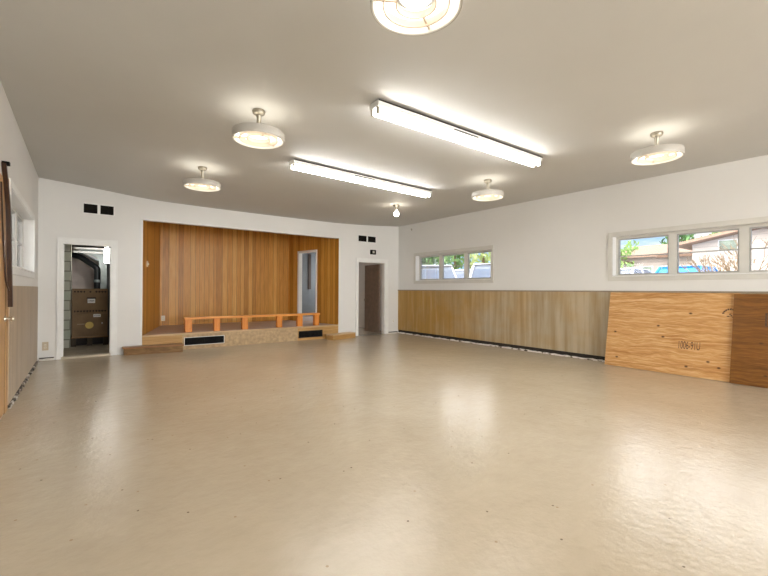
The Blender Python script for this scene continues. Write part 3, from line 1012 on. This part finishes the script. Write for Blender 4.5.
# ------------------------------------------------------------------ wooden door in the left wall
d4 = empty('door_4', 'honey-coloured wooden door at the left edge with round metal knob', 'door', (-W, -4.05, 0), kind='structure')
MB().box(0.0, 0.007, 0.455, 0.62, 0.0, 2.36).done('casing', M_doorwood, d4)
MB().box(0.0, 0.003, 0.415, 0.455, 0.0, 2.3).done('gap', M_dark, d4)
MB().box(0.0, 0.006, -0.45, 0.415, 0.015, 2.3, bev=0.002).done('door_leaf', M_doorwood, d4)
MB().lathe([(0, 0.0), (0.032, 0.0), (0.03, 0.008), (0.013, 0.012), (0.012, 0.034), (0.024, 0.044), (0.028, 0.058), (0.022, 0.072), (0, 0.076)], 20,
           Matrix.Translation((0.006, 0.39, 0.945)) @ Matrix.Rotation(PI / 2, 4, 'Y')).done('door_knob', M_chrome, d4, smooth=True)
def smooth_pts(pts, n=6):
    out = []
    P = [Vector(p) for p in pts]
    for i in range(len(P) - 1):
        p0, p1, p2, p3 = P[max(0, i - 1)], P[i], P[i + 1], P[min(len(P) - 1, i + 2)]
        for k in range(n):
            t = k / n
            out.append(0.5 * ((2 * p1) + (p2 - p0) * t + (2 * p0 - 5 * p1 + 4 * p2 - p3) * t * t + (3 * p1 - p0 - 3 * p2 + p3) * t ** 3))
    out.append(P[-1])
    return out
hs = empty('hanging_strap', 'dark brown strap hanging beside the wooden door at the left edge', 'strap', (-W, -3.6, 0.98))
def hp(y, z, x): return (x, y + 3.6, z - 0.98)
main = [hp(-3.90, 2.42, 0.016), hp(-3.80, 2.22, 0.024), hp(-3.72, 2.02, 0.030), hp(-3.68, 1.72, 0.034), hp(-3.64, 1.40, 0.036), hp(-3.60, 1.15, 0.038), hp(-3.59, 1.06, 0.038)]
MB().ribbon(smooth_pts(main), (0.017, 0, 0), (0.0, 0.03, 0)).done('strap_band', M_strap, hs, smooth=False)
thin = [hp(-4.02, 2.22, 0.014), hp(-3.98, 2.0, 0.016), hp(-3.92, 1.75, 0.018), hp(-3.85, 1.5, 0.020), hp(-3.78, 1.32, 0.024), hp(-3.66, 1.22, 0.034)]
MB().ribbon(smooth_pts(thin), (0.006, 0, 0), (0.0, 0.012, 0)).done('strap_cord', M_strap, hs)
MB().box(0.0, 0.055, 0.03 - 0.34, 0.09 - 0.34, 1.43, 1.46).done('hook', M_black, hs)

# ------------------------------------------------------------------ utility room behind the left doorway
def block_mat():
    m, nt, b = new_mat('painted_block')
    br = nt.node('ShaderNodeTexBrick')
    x, y, z = nt.xyz()
    cz = nt.node('ShaderNodeCombineXYZ')
    nt.l.new(nt.math('ADD', x, y), cz.inputs[0]); nt.l.new(z, cz.inputs[1])
    nt.l.new(cz.outputs[0], br.inputs['Vector'])
    for k_, v_ in (('Color1', (0.40, 0.43, 0.34, 1)), ('Color2', (0.47, 0.46, 0.38, 1)), ('Mortar', (0.22, 0.21, 0.17, 1)), ('Scale', 1.0), ('Mortar Size', 0.012), ('Brick Width', 0.40), ('Row Height', 0.20)):
        nt.set(br, k_, v_)
    nt.l.new(br.outputs[0], b.inputs['Base Color'])
    b.inputs['Roughness'].default_value = 0.85
    return m
M_block = block_mat()
struct(MB().box(-7.976, -7.552, 1.36, 2.1, 0.0, 2.9).done('wall_utility_pier', M_block), 'painted block pier inside the left doorway')
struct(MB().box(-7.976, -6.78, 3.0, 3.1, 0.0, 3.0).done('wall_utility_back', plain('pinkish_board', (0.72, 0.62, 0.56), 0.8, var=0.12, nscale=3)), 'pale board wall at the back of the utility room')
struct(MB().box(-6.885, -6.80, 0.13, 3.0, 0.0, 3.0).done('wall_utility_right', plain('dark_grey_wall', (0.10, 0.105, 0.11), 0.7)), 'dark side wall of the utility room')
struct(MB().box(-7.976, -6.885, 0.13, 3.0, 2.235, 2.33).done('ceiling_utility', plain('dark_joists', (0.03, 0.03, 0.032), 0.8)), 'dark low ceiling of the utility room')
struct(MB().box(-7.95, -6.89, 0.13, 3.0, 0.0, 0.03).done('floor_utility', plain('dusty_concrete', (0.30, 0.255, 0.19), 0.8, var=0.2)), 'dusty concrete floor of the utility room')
ld = MB().box(-7.672, -7.652, 0.16, 1.05, 0.035, 2.03, bev=0.003).done('utility_door', plain('cream_door', (0.66, 0.57, 0.44), 0.5, var=0.08))
tag(ld, 'cream door leaf swung open inside the left doorway', 'door')

M_card = plain('brown_cardboard', (0.215, 0.135, 0.068), 0.75, var=0.12, nscale=5)
M_print = plain('carton_print', (0.035, 0.022, 0.012), 0.7)
M_paper = plain('white_paper', (0.80, 0.79, 0.75), 0.6, var=0.02)
M_yel = plain('yellow_sticker', (0.62, 0.43, 0.08), 0.5, var=0.08)
def carton(label, z0, h, top_marks, extras):
    r = empty('carton', label, 'box', (-7.228, 1.5, z0), group=None)
    hw = 0.308
    m = MB()
    m.box(-hw, hw, 0.0, 0.52, 0.0, h, bev=0.004)
    m.box(-hw, hw, 0.256, 0.264, h - 0.001, h + 0.001)
    m.done('carton_body', M_card, r)
    for rows in top_marks:
        m = MB()
        rnd = random.Random(int(rows * 1000))
        for i in range(11):
            if rows > 0.4 and i in (4, 6):
                continue
            xx = -hw + 0.05 + i * 0.052
            ww = 0.014 + rnd.random() * 0.010
            m.box(xx - ww, xx + ww, -0.0015, 0.0004, rows - 0.010, rows + 0.012)
            m.box(xx - 0.006, xx + 0.006, -0.0015, 0.0004, rows - 0.024, rows + 0.02)
        m.done('printed_marks', M_print, r)
    for nm, mt, (a, c, e, f) in extras:
        MB().box(a, c, -0.002, 0.0003, e, f).done(nm, mt, r)
    return r
cl_ = carton('lower brown carton with yellow round sticker inside the left doorway', 0.232, 0.478, [], [
    ('paper_label', M_paper, (0.055, 0.185, 0.405, 0.468)), ('printed_line', M_print, (0.07, 0.17, 0.43, 0.44)), ('faint_line', plain('faint_print', (0.36, 0.26, 0.16), 0.7), (-0.22, -0.09, 0.255, 0.272)), ('small_spot', M_paper, (0.20, 0.22, 0.26, 0.285))])
MB().lathe([(0, 0.0), (0.072, 0.0), (0.072, 0.0018), (0, 0.0018)], 28, Matrix.Translation((-0.01, 0.0002, 0.235)) @ Matrix.Rotation(PI / 2, 4, 'X')).done('round_sticker', M_yel, cl_)
carton('upper brown carton with rows of dark print inside the left doorway', 0.713, 0.53, [0.465, 0.055], [
    ('paper_label', M_paper, (-0.045, 0.085, 0.225, 0.315)), ('dark_flap', M_print, (-0.06, 0.10, 0.315, 0.345)), ('printed_line', M_print, (-0.03, 0.07, 0.262, 0.278))])
pl = empty('pallet', 'dark low pallet under the brown cartons', 'pallet', (-7.228, 1.5, 0.03))
MB().box(-0.318, 0.318, -0.01, 0.54, 0.172, 0.198).done('pallet_deck', M_stepdark, pl)
for xx in (-0.28, 0.0, 0.28):
    MB().box(xx - 0.045, xx + 0.045, 0.0, 0.53, 0.0, 0.172).done('pallet_runner', plain('dark_timber', (0.055, 0.038, 0.022), 0.8), pl)
MB().box(-0.318, 0.318, 0.25, 0.3, 0.0, 0.172).done('cross_board', plain('dark_board', (0.03, 0.024, 0.02), 0.8), pl)

M_flue = plain('black_flue_metal', (0.03, 0.032, 0.034), 0.28, 0.7)
M_galv = plain('galvanised_sheet', (0.40, 0.445, 0.44), 0.42, 0.6, var=0.18, nscale=7)
fl = empty('flue_pipe', 'black bent flue pipe above the brown cartons', 'pipe', (-7.10, 2.3, 0.8))
MB().tube(smooth_pts([(-0.50, 0.15, 1.22), (-0.30, 0.10, 1.16), (-0.12, 0.03, 1.02), (-0.015, 0.0, 0.93), (0.01, 0.0, 0.85), (0.01, 0.0, 0.5), (0.01, 0.0, -0.77)], 5), 0.062, 16).done('pipe', M_flue, fl, smooth=True)
MB().lathe([(0.062, -0.03), (0.070, -0.02), (0.070, 0.02), (0.062, 0.03)], 20, Matrix.Translation((0.01, 0, 0.62)), closed=False).done('joint_band', M_galv, fl, smooth=True)
du = empty('air_duct', 'grey sheet-metal duct behind the black flue pipe', 'duct', (-7.0, 2.75, 1.0))
MB().prism([(-0.05, 0.9), (-0.46, 1.10), (-0.46, 1.18), (0.10, 1.18), (0.10, -0.2), (-0.05, -0.2)], -0.18, 0.2, Matrix.Rotation(PI / 2, 4, 'X')).done('duct_body', M_galv, du)
MB().tube([(-0.06, -0.2, 0.94), (-0.48, -0.2, 1.14)], 0.018, 8).done('duct_seam', M_enamel, du)
wp = empty('water_pipe', 'pair of pale pipes under the dark utility ceiling', 'pipe', (-7.2, 1.9, 2.05))
for dz in (0.075, -0.01):
    MB().tube([(-0.32, 0, dz), (0.31, 0, dz + 0.012)], 0.022, 10).done('pipe', M_enamel, wp, smooth=True)
wlt = empty('wall_light', 'bright white box light on the right inside the left doorway', 'wall light', (-6.885, 1.42, 1.80))
MB().box(-0.02, 0.0, -0.06, 0.06, -0.01, 0.325).done('light_base', M_white, wlt)
MB().box(-0.105, -0.02, -0.055, 0.055, 0.0, 0.315, bev=0.012).done('light_cover', emitter('box_light', (1.0, 0.97, 0.92), 24.0), wlt)

# ------------------------------------------------------------------ rooms behind the stage
M_blue = plain('grey_blue_paint', (0.20, 0.213, 0.222), 0.6, var=0.05)
struct(MB().box(-2.40, -0.75, 3.40, 3.48, 0.0, 3.05).done('wall_backstage', M_blue), 'grey-blue wall seen through the stage doorway')
struct(MB().prism([(-2.33, 2.15), (-2.05, 0.75), (-1.3, 0.75), (-1.0, 3.4), (-2.4, 3.4), (-2.4, 2.25)], 0.0, 0.33).done('floor_backstage', M_deck), 'dusty floor beyond the stage doorway')
hb_ = MB().box(-0.05, 0.05, -0.022, 0.0, 0.0, 1.20, bev=0.004).done('hanging_board', plain('dark_brown_board', (0.075, 0.048, 0.034), 0.6, var=0.2), loc=(-1.155, 3.4, 1.26))
tag(hb_, 'narrow dark brown board on the grey-blue wall seen through the stage doorway', 'board')

# ------------------------------------------------------------------ outside
EYE = Vector((-7.3645, -9.0382, 1.25))
GZ = 0.75
M_asph = plain('grey_asphalt', (0.30, 0.29, 0.28), 0.9, var=0.15, nscale=2)
m = MB()
m.box(0.25, 0.9, -30, 40, -0.3, 0.45)
m.box(0.9, 70, -45, 60, -0.3, GZ)
struct(m.done('ground', M_asph), 'grey yard and car park outside')
m = MB()
m.box(-60, -8.25, -45, 60, -0.4, -0.1)
struct(m.done('ground_outside', plain('pale_gravel', (0.50, 0.48, 0.43), 0.9)), 'pale ground outside the left wall')
struct(MB().box(-9.22, -8.18, YR - 1.0, YB + 1.0, 2.95, 3.06).done('sun_screen', M_white), 'unseen overhang added outside the left wall to block the sun')  # unseen slab added to keep sun out of the left window

def leaf_mat(name, a, c):
    m, nt, b = new_mat(name)
    n = nt.noise(nt.coords(), 1.6, 4, 0.6)
    nt.l.new(nt.ramp(n, [(0.35, a), (0.65, c)]), b.inputs['Base Color'])
    b.inputs['Roughness'].default_value = 0.6
    return m
M_bark = plain('tree_bark', (0.16, 0.11, 0.07), 0.9, var=0.2)
LEAF = {'dark': leaf_mat('dark_green_leaves', (0.05, 0.13, 0.035), (0.13, 0.26, 0.07)),
        'mid': leaf_mat('mid_green_leaves', (0.14, 0.26, 0.06), (0.28, 0.42, 0.12)),
        'pale': leaf_mat('yellow_green_leaves', (0.36, 0.46, 0.14), (0.60, 0.66, 0.30))}
def tree(label, x, y, z0, h, r, kind, n=900, seed=1, crown_lo=0.25, leaf=0.22):
    t = empty('tree', label, 'tree', (x, y, z0))
    rnd = random.Random(seed)
    MB().tube([(0, 0, -0.05), (0.05, 0.02, h * 0.35), (-0.03, 0.05, h * 0.75)], 0.1, 8, radii=[0.16, 0.12, 0.05]).done('trunk', M_bark, t, smooth=True)
    bb = bmesh.new()
    blobs = [(Vector((rnd.uniform(-0.5, 0.5) * r, rnd.uniform(-0.5, 0.5) * r, h * rnd.uniform(crown_lo + 0.12, 0.88))), r * rnd.uniform(0.38, 0.62)) for _ in range(9)]
    for i in range(n):
        c, br = rnd.choice(blobs)
        v = Vector((rnd.gauss(0, 1), rnd.gauss(0, 1), rnd.gauss(0, 0.8))).normalized() * br * rnd.uniform(0.55, 1.0)
        p = c + v
        s_ = leaf * rnd.uniform(0.6, 1.4)
        q = Euler((rnd.uniform(0, PI), rnd.uniform(0, PI), rnd.uniform(0, PI))).to_matrix()
        vs = [bb.verts.new(p + q @ Vector(k)) for k in ((-s_, 0, 0), (0, -s_ * 0.45, 0.1 * s_), (s_, 0, 0), (0, s_ * 0.45, 0.1 * s_))]
        bb.faces.new(vs)
    me = bpy.data.meshes.new('crown'); bb.to_mesh(me); bb.free()
    me.materials.append(LEAF[kind])
    o = bpy.data.objects.new('crown', me); C.objects.link(o); o.parent = t
    return t
def at(px, t):
    d = F + R * ((px - 384) / 398.69)
    return EYE.x + d.x * t, EYE.y + d.y * t
for lab, px, t_, h, r, kind, n, sd, lf in (
        ('dark green tree outside the left light of the far window', 428, 30, 6.0, 2.0, 'dark', 1100, 3, 0.24),
        ('tall dark green tree outside the middle of the far window', 455, 34, 7.6, 2.6, 'dark', 1300, 4, 0.26),
        ('yellow-green tree outside the right light of the far window', 483, 30, 7.2, 2.1, 'pale', 1100, 5, 0.24),
        ('mid green tree behind the others outside the far window', 442, 44, 9.5, 3.6, 'mid', 1400, 6, 0.34),
        ('green tree at the left end of the brown-roofed house', 620, 24.0, 4.0, 0.95, 'mid', 900, 7, 0.11),
        ('dark green tree behind the low gable, left one', 682, 37, 7.4, 2.6, 'dark', 1300, 8, 0.28),
        ('dark green tree behind the low gable, right one', 728, 31, 7.4, 2.5, 'mid', 1300, 9, 0.28)):
    x, y = at(px, t_)
    tree(lab, x, y, GZ, h, r, kind, n, sd, 0.2, lf)

def siding_mat(name, col):
    m, nt, b = new_mat(name)
    x, y, z = nt.xyz()
    fr = nt.math('FRACT', nt.math('MULTIPLY', z, 5.0))
    line = nt.math('LESS_THAN', fr, 0.08)
    n = nt.noise(nt.coords(), 2.0, 3)
    base = nt.ramp(n, [(0.3, tuple(a * 0.93 for a in col)), (0.7, col)])
    nt.l.new(nt.mix(line, base, tuple(a * 0.6 for a in col) + (1,)), b.inputs['Base Color'])
    b.inputs['Roughness'].default_value = 0.8
    return m
M_side = siding_mat('pale_pink_siding', (0.62, 0.53, 0.46))
M_side2 = siding_mat('cream_siding', (0.63, 0.555, 0.48))
M_roof = plain('brown_shingle', (0.30, 0.195, 0.135), 0.9, var=0.15, nscale=9)
M_fascia = plain('brown_fascia', (0.16, 0.095, 0.06), 0.7)
M_pane = plain('dark_pane', (0.20, 0.25, 0.18), 0.12, var=0.5, nscale=3)

# long low house with a brown roof
h1 = empty('house', 'low pale house with brown roof seen in the near window', 'house', (22, 0.0, GZ))
MB().box(0, 7, -3.0, 3.2, 0, 2.75).done('house_wall', M_side, h1)
MB().prism([(-0.7, 2.70), (-0.7, 2.82), (3.5, 3.85), (7.7, 2.82), (7.7, 2.70), (3.5, 3.70)], -3.5, 3.6, Matrix(((1, 0, 0, 0), (0, 0, 1, 0), (0, 1, 0, 0), (0, 0, 0, 1)))).done('house_roof', M_roof, h1)
MB().box(-0.74, -0.66, -3.5, 0.55, 2.60, 2.84).done('fascia', M_fascia, h1)
MB().box(-1.6, -0.1, 2.1, 3.9, 2.30, 2.46).done('porch_beam', M_fascia, h1)
for yy in (2.3, 3.7):
    MB().box(-1.5, -1.38, yy - 0.06, yy + 0.06, 0, 2.30).done('porch_post', M_fascia, h1)
for ya, yb in ((1.0, 1.7), (-0.6, 0.3)):
    f_ = MB().box(-0.04, 0.0, ya, yb, 1.15, 2.15).done('house_window', M_white, h1)
    MB().box(-0.05, -0.035, ya + 0.06, yb - 0.06, 1.21, 2.09).done('pane', M_pane, f_)
# gabled house
h2 = empty('house', 'cream house with low gable and wide window seen in the near window', 'house', (16, -5.2, GZ))
gw = MB()
gw.prism([(-4.9, 0), (2.5, 0), (2.5, 2.75), (0.0, 3.25), (-4.9, 2.27)], 0.0, 4.6, Matrix(((0, 0, 1, 0), (1, 0, 0, 0), (0, 1, 0, 0), (0, 0, 0, 1))))
gw.done('house_wall', M_side2, h2)
gr = MB()
gr.prism([(-5.6, 2.14), (0.0, 3.26), (3.05, 2.65), (3.05, 2.78), (0.0, 3.40), (-5.6, 2.28)], -0.8, 5.0, Matrix(((0, 0, 1, 0), (1, 0, 0, 0), (0, 1, 0, 0), (0, 0, 0, 1))))
gr.done('house_roof', M_roof, h2)
f_ = MB().box(-0.05, 0.0, 0.80, 1.52, 2.32, 2.88).done('house_window', M_white, h2)
MB().box(-0.06, -0.045, 0.85, 1.47, 2.37, 2.83).done('pane', M_pane, f_)

# cars
def paint(name, col):
    m, nt, b = new_mat(name)
    b.inputs['Base Color'].default_value = (*col, 1)
    b.inputs['Roughness'].default_value = 0.25
    b.inputs['Coat Weight'].default_value = 0.6
    return m
M_cwin = plain('car_window', (0.16, 0.18, 0.21), 0.06)
M_tyre = plain('tyre_rubber', (0.02, 0.02, 0.02), 0.8)
M_hub = plain('wheel_metal', (0.55, 0.55, 0.56), 0.35, 0.8)
def car(label, x, y, rz, mat, sc=1.0, gmat=None):
    t = empty('car', label, 'car', (x, y, GZ), (0, 0, rz))
    t.scale = (sc, sc, sc)
    side = Matrix(((1, 0, 0, 0), (0, 0, 1, 0), (0, 1, 0, 0), (0, 0, 0, 1)))
    MB().prism([(-2.15, 0.28), (2.10, 0.28), (2.2, 0.5), (2.12, 0.74), (0.95, 0.93), (-2.0, 0.98), (-2.2, 0.75)], -0.86, 0.86, side, bev=0.06).done('car_body', mat, t, smooth=True)
    b = bmesh.new()
    lo = [(-1.85, -0.80, 0.94), (1.05, -0.80, 0.90), (1.05, 0.80, 0.90), (-1.85, 0.80, 0.94)]
    hi = [(-1.35, -0.62, 1.40), (0.25, -0.62, 1.42), (0.25, 0.62, 1.42), (-1.35, 0.62, 1.40)]
    L_ = [b.verts.new(p) for p in lo]; H_ = [b.verts.new(p) for p in hi]
    b.faces.new(L_[::-1]); b.faces.new(H_)
    for i in range(4):
        b.faces.new([L_[i], L_[(i + 1) % 4], H_[(i + 1) % 4], H_[i]])
    bmesh.ops.bevel(b, geom=b.edges[:], offset=0.04, segments=2, affect='EDGES')
    m = MB(); m._merge(b); m.done('cabin_cover' if gmat else 'cabin_glass', gmat or M_cwin, t, smooth=True)
    MB().box(-1.42, 0.30, -0.64, 0.64, 1.40, 1.45, bev=0.02).done('car_roof', mat, t)
    for yy in (-0.70, 0.70):
        for pa_, pb_, pr in (((1.02, yy * 1.12, 0.93), (0.27, yy * 0.91, 1.42), 0.035), ((-0.5, yy * 1.12, 0.95), (-0.5, yy * 0.91, 1.42), 0.03), ((-1.84, yy * 1.12, 0.96), (-1.36, yy * 0.91, 1.41), 0.045)):
            MB().tube([pa_, pb_], pr, 6).done('pillar', mat, t)
    for xx in (-1.38, 1.38):
        for yy in (-0.80, 0.80):
            wm = Matrix.Translation((xx, yy, 0.32)) @ Matrix.Rotation(PI / 2, 4, 'X')
            w_ = MB().lathe([(0, -0.1), (0.30, -0.1), (0.32, -0.07), (0.32, 0.07), (0.30, 0.1), (0, 0.1)], 20, wm).done('wheel', M_tyre, t, smooth=True)
            MB().lathe([(0, -0.108), (0.18, -0.106), (0.19, 0.106), (0, 0.108)], 16, wm).done('hubcap', M_hub, w_, smooth=True)
    return t
P_sil, P_wht, P_blu = paint('silver_paint', (0.62, 0.64, 0.68)), paint('white_paint', (0.82, 0.82, 0.82)), paint('blue_paint', (0.05, 0.28, 0.68))
for lab, px, t_, rz, mt, sc in (
        ('silver car facing the hall outside the left light of the far window', 434, 15.2, math.radians(226), P_sil, 1.0),
        ('white car facing the hall outside the right light of the far window', 492, 14.6, math.radians(222), P_wht, 1.02),
        ('pale grey car behind the other two outside the far window', 466, 22.5, math.radians(205), paint('pale_grey_paint', (0.70, 0.72, 0.76)), 1.15),
        ('white car outside the left light of the near window', 630, 17.5, 0.0, P_wht, 1.0),
        ('pale blue car beside the white one outside the near window', 661, 22.5, 0.0, paint('pale_blue_paint', (0.42, 0.58, 0.72)), 1.02),
        ('bright blue covered car outside the middle light of the near window', 692, 16.0, 0.0, P_blu, 1.02)):
    x, y = at(px, t_)
    car(lab, x, y, rz, mt, sc, mt if mt is P_blu else None)

# bare shrubs close to the near window
M_twig = plain('bare_twigs', (0.27, 0.185, 0.105), 0.8, var=0.2)
def shrub(label, x, y, z0, h, seed):
    t = empty('bare_shrub', label, 'shrub', (x, y, z0))
    rnd = random.Random(seed)
    m = MB()
    def grow(p, d, L, r, depth):
        q = p + d * L
        mid = p + d * L * 0.5 + Vector((rnd.uniform(-1, 1), rnd.uniform(-1, 1), 0)) * L * 0.06
        m.tube([p, mid, q], r, 4, radii=[r, r * 0.85, r * 0.6])
        if depth > 0:
            for _ in range(rnd.choice((2, 3, 3))):
                nd = (d + Vector((rnd.uniform(-0.7, 0.7), rnd.uniform(-0.7, 0.7), rnd.uniform(-0.1, 0.5)))).normalized()
                grow(q, nd, L * rnd.uniform(0.55, 0.8), r * 0.62, depth - 1)
    for _ in range(7):
        a = rnd.uniform(0, 2 * PI)
        grow(Vector((0.06 * math.cos(a), 0.06 * math.sin(a), -0.02)), Vector((0.45 * math.cos(a), 0.45 * math.sin(a), 1)).normalized(), h * 0.40, 0.024, 3)
    m.done('branches', M_twig, t)
    return t
x, y = at(724, 11.0); shrub('bare twiggy shrub outside the middle light of the near window', x, y, GZ, 1.75, 11)
x, y = at(762, 9.0); shrub('bare twiggy shrub outside the right light of the near window', x, y, GZ, 1.75, 12)
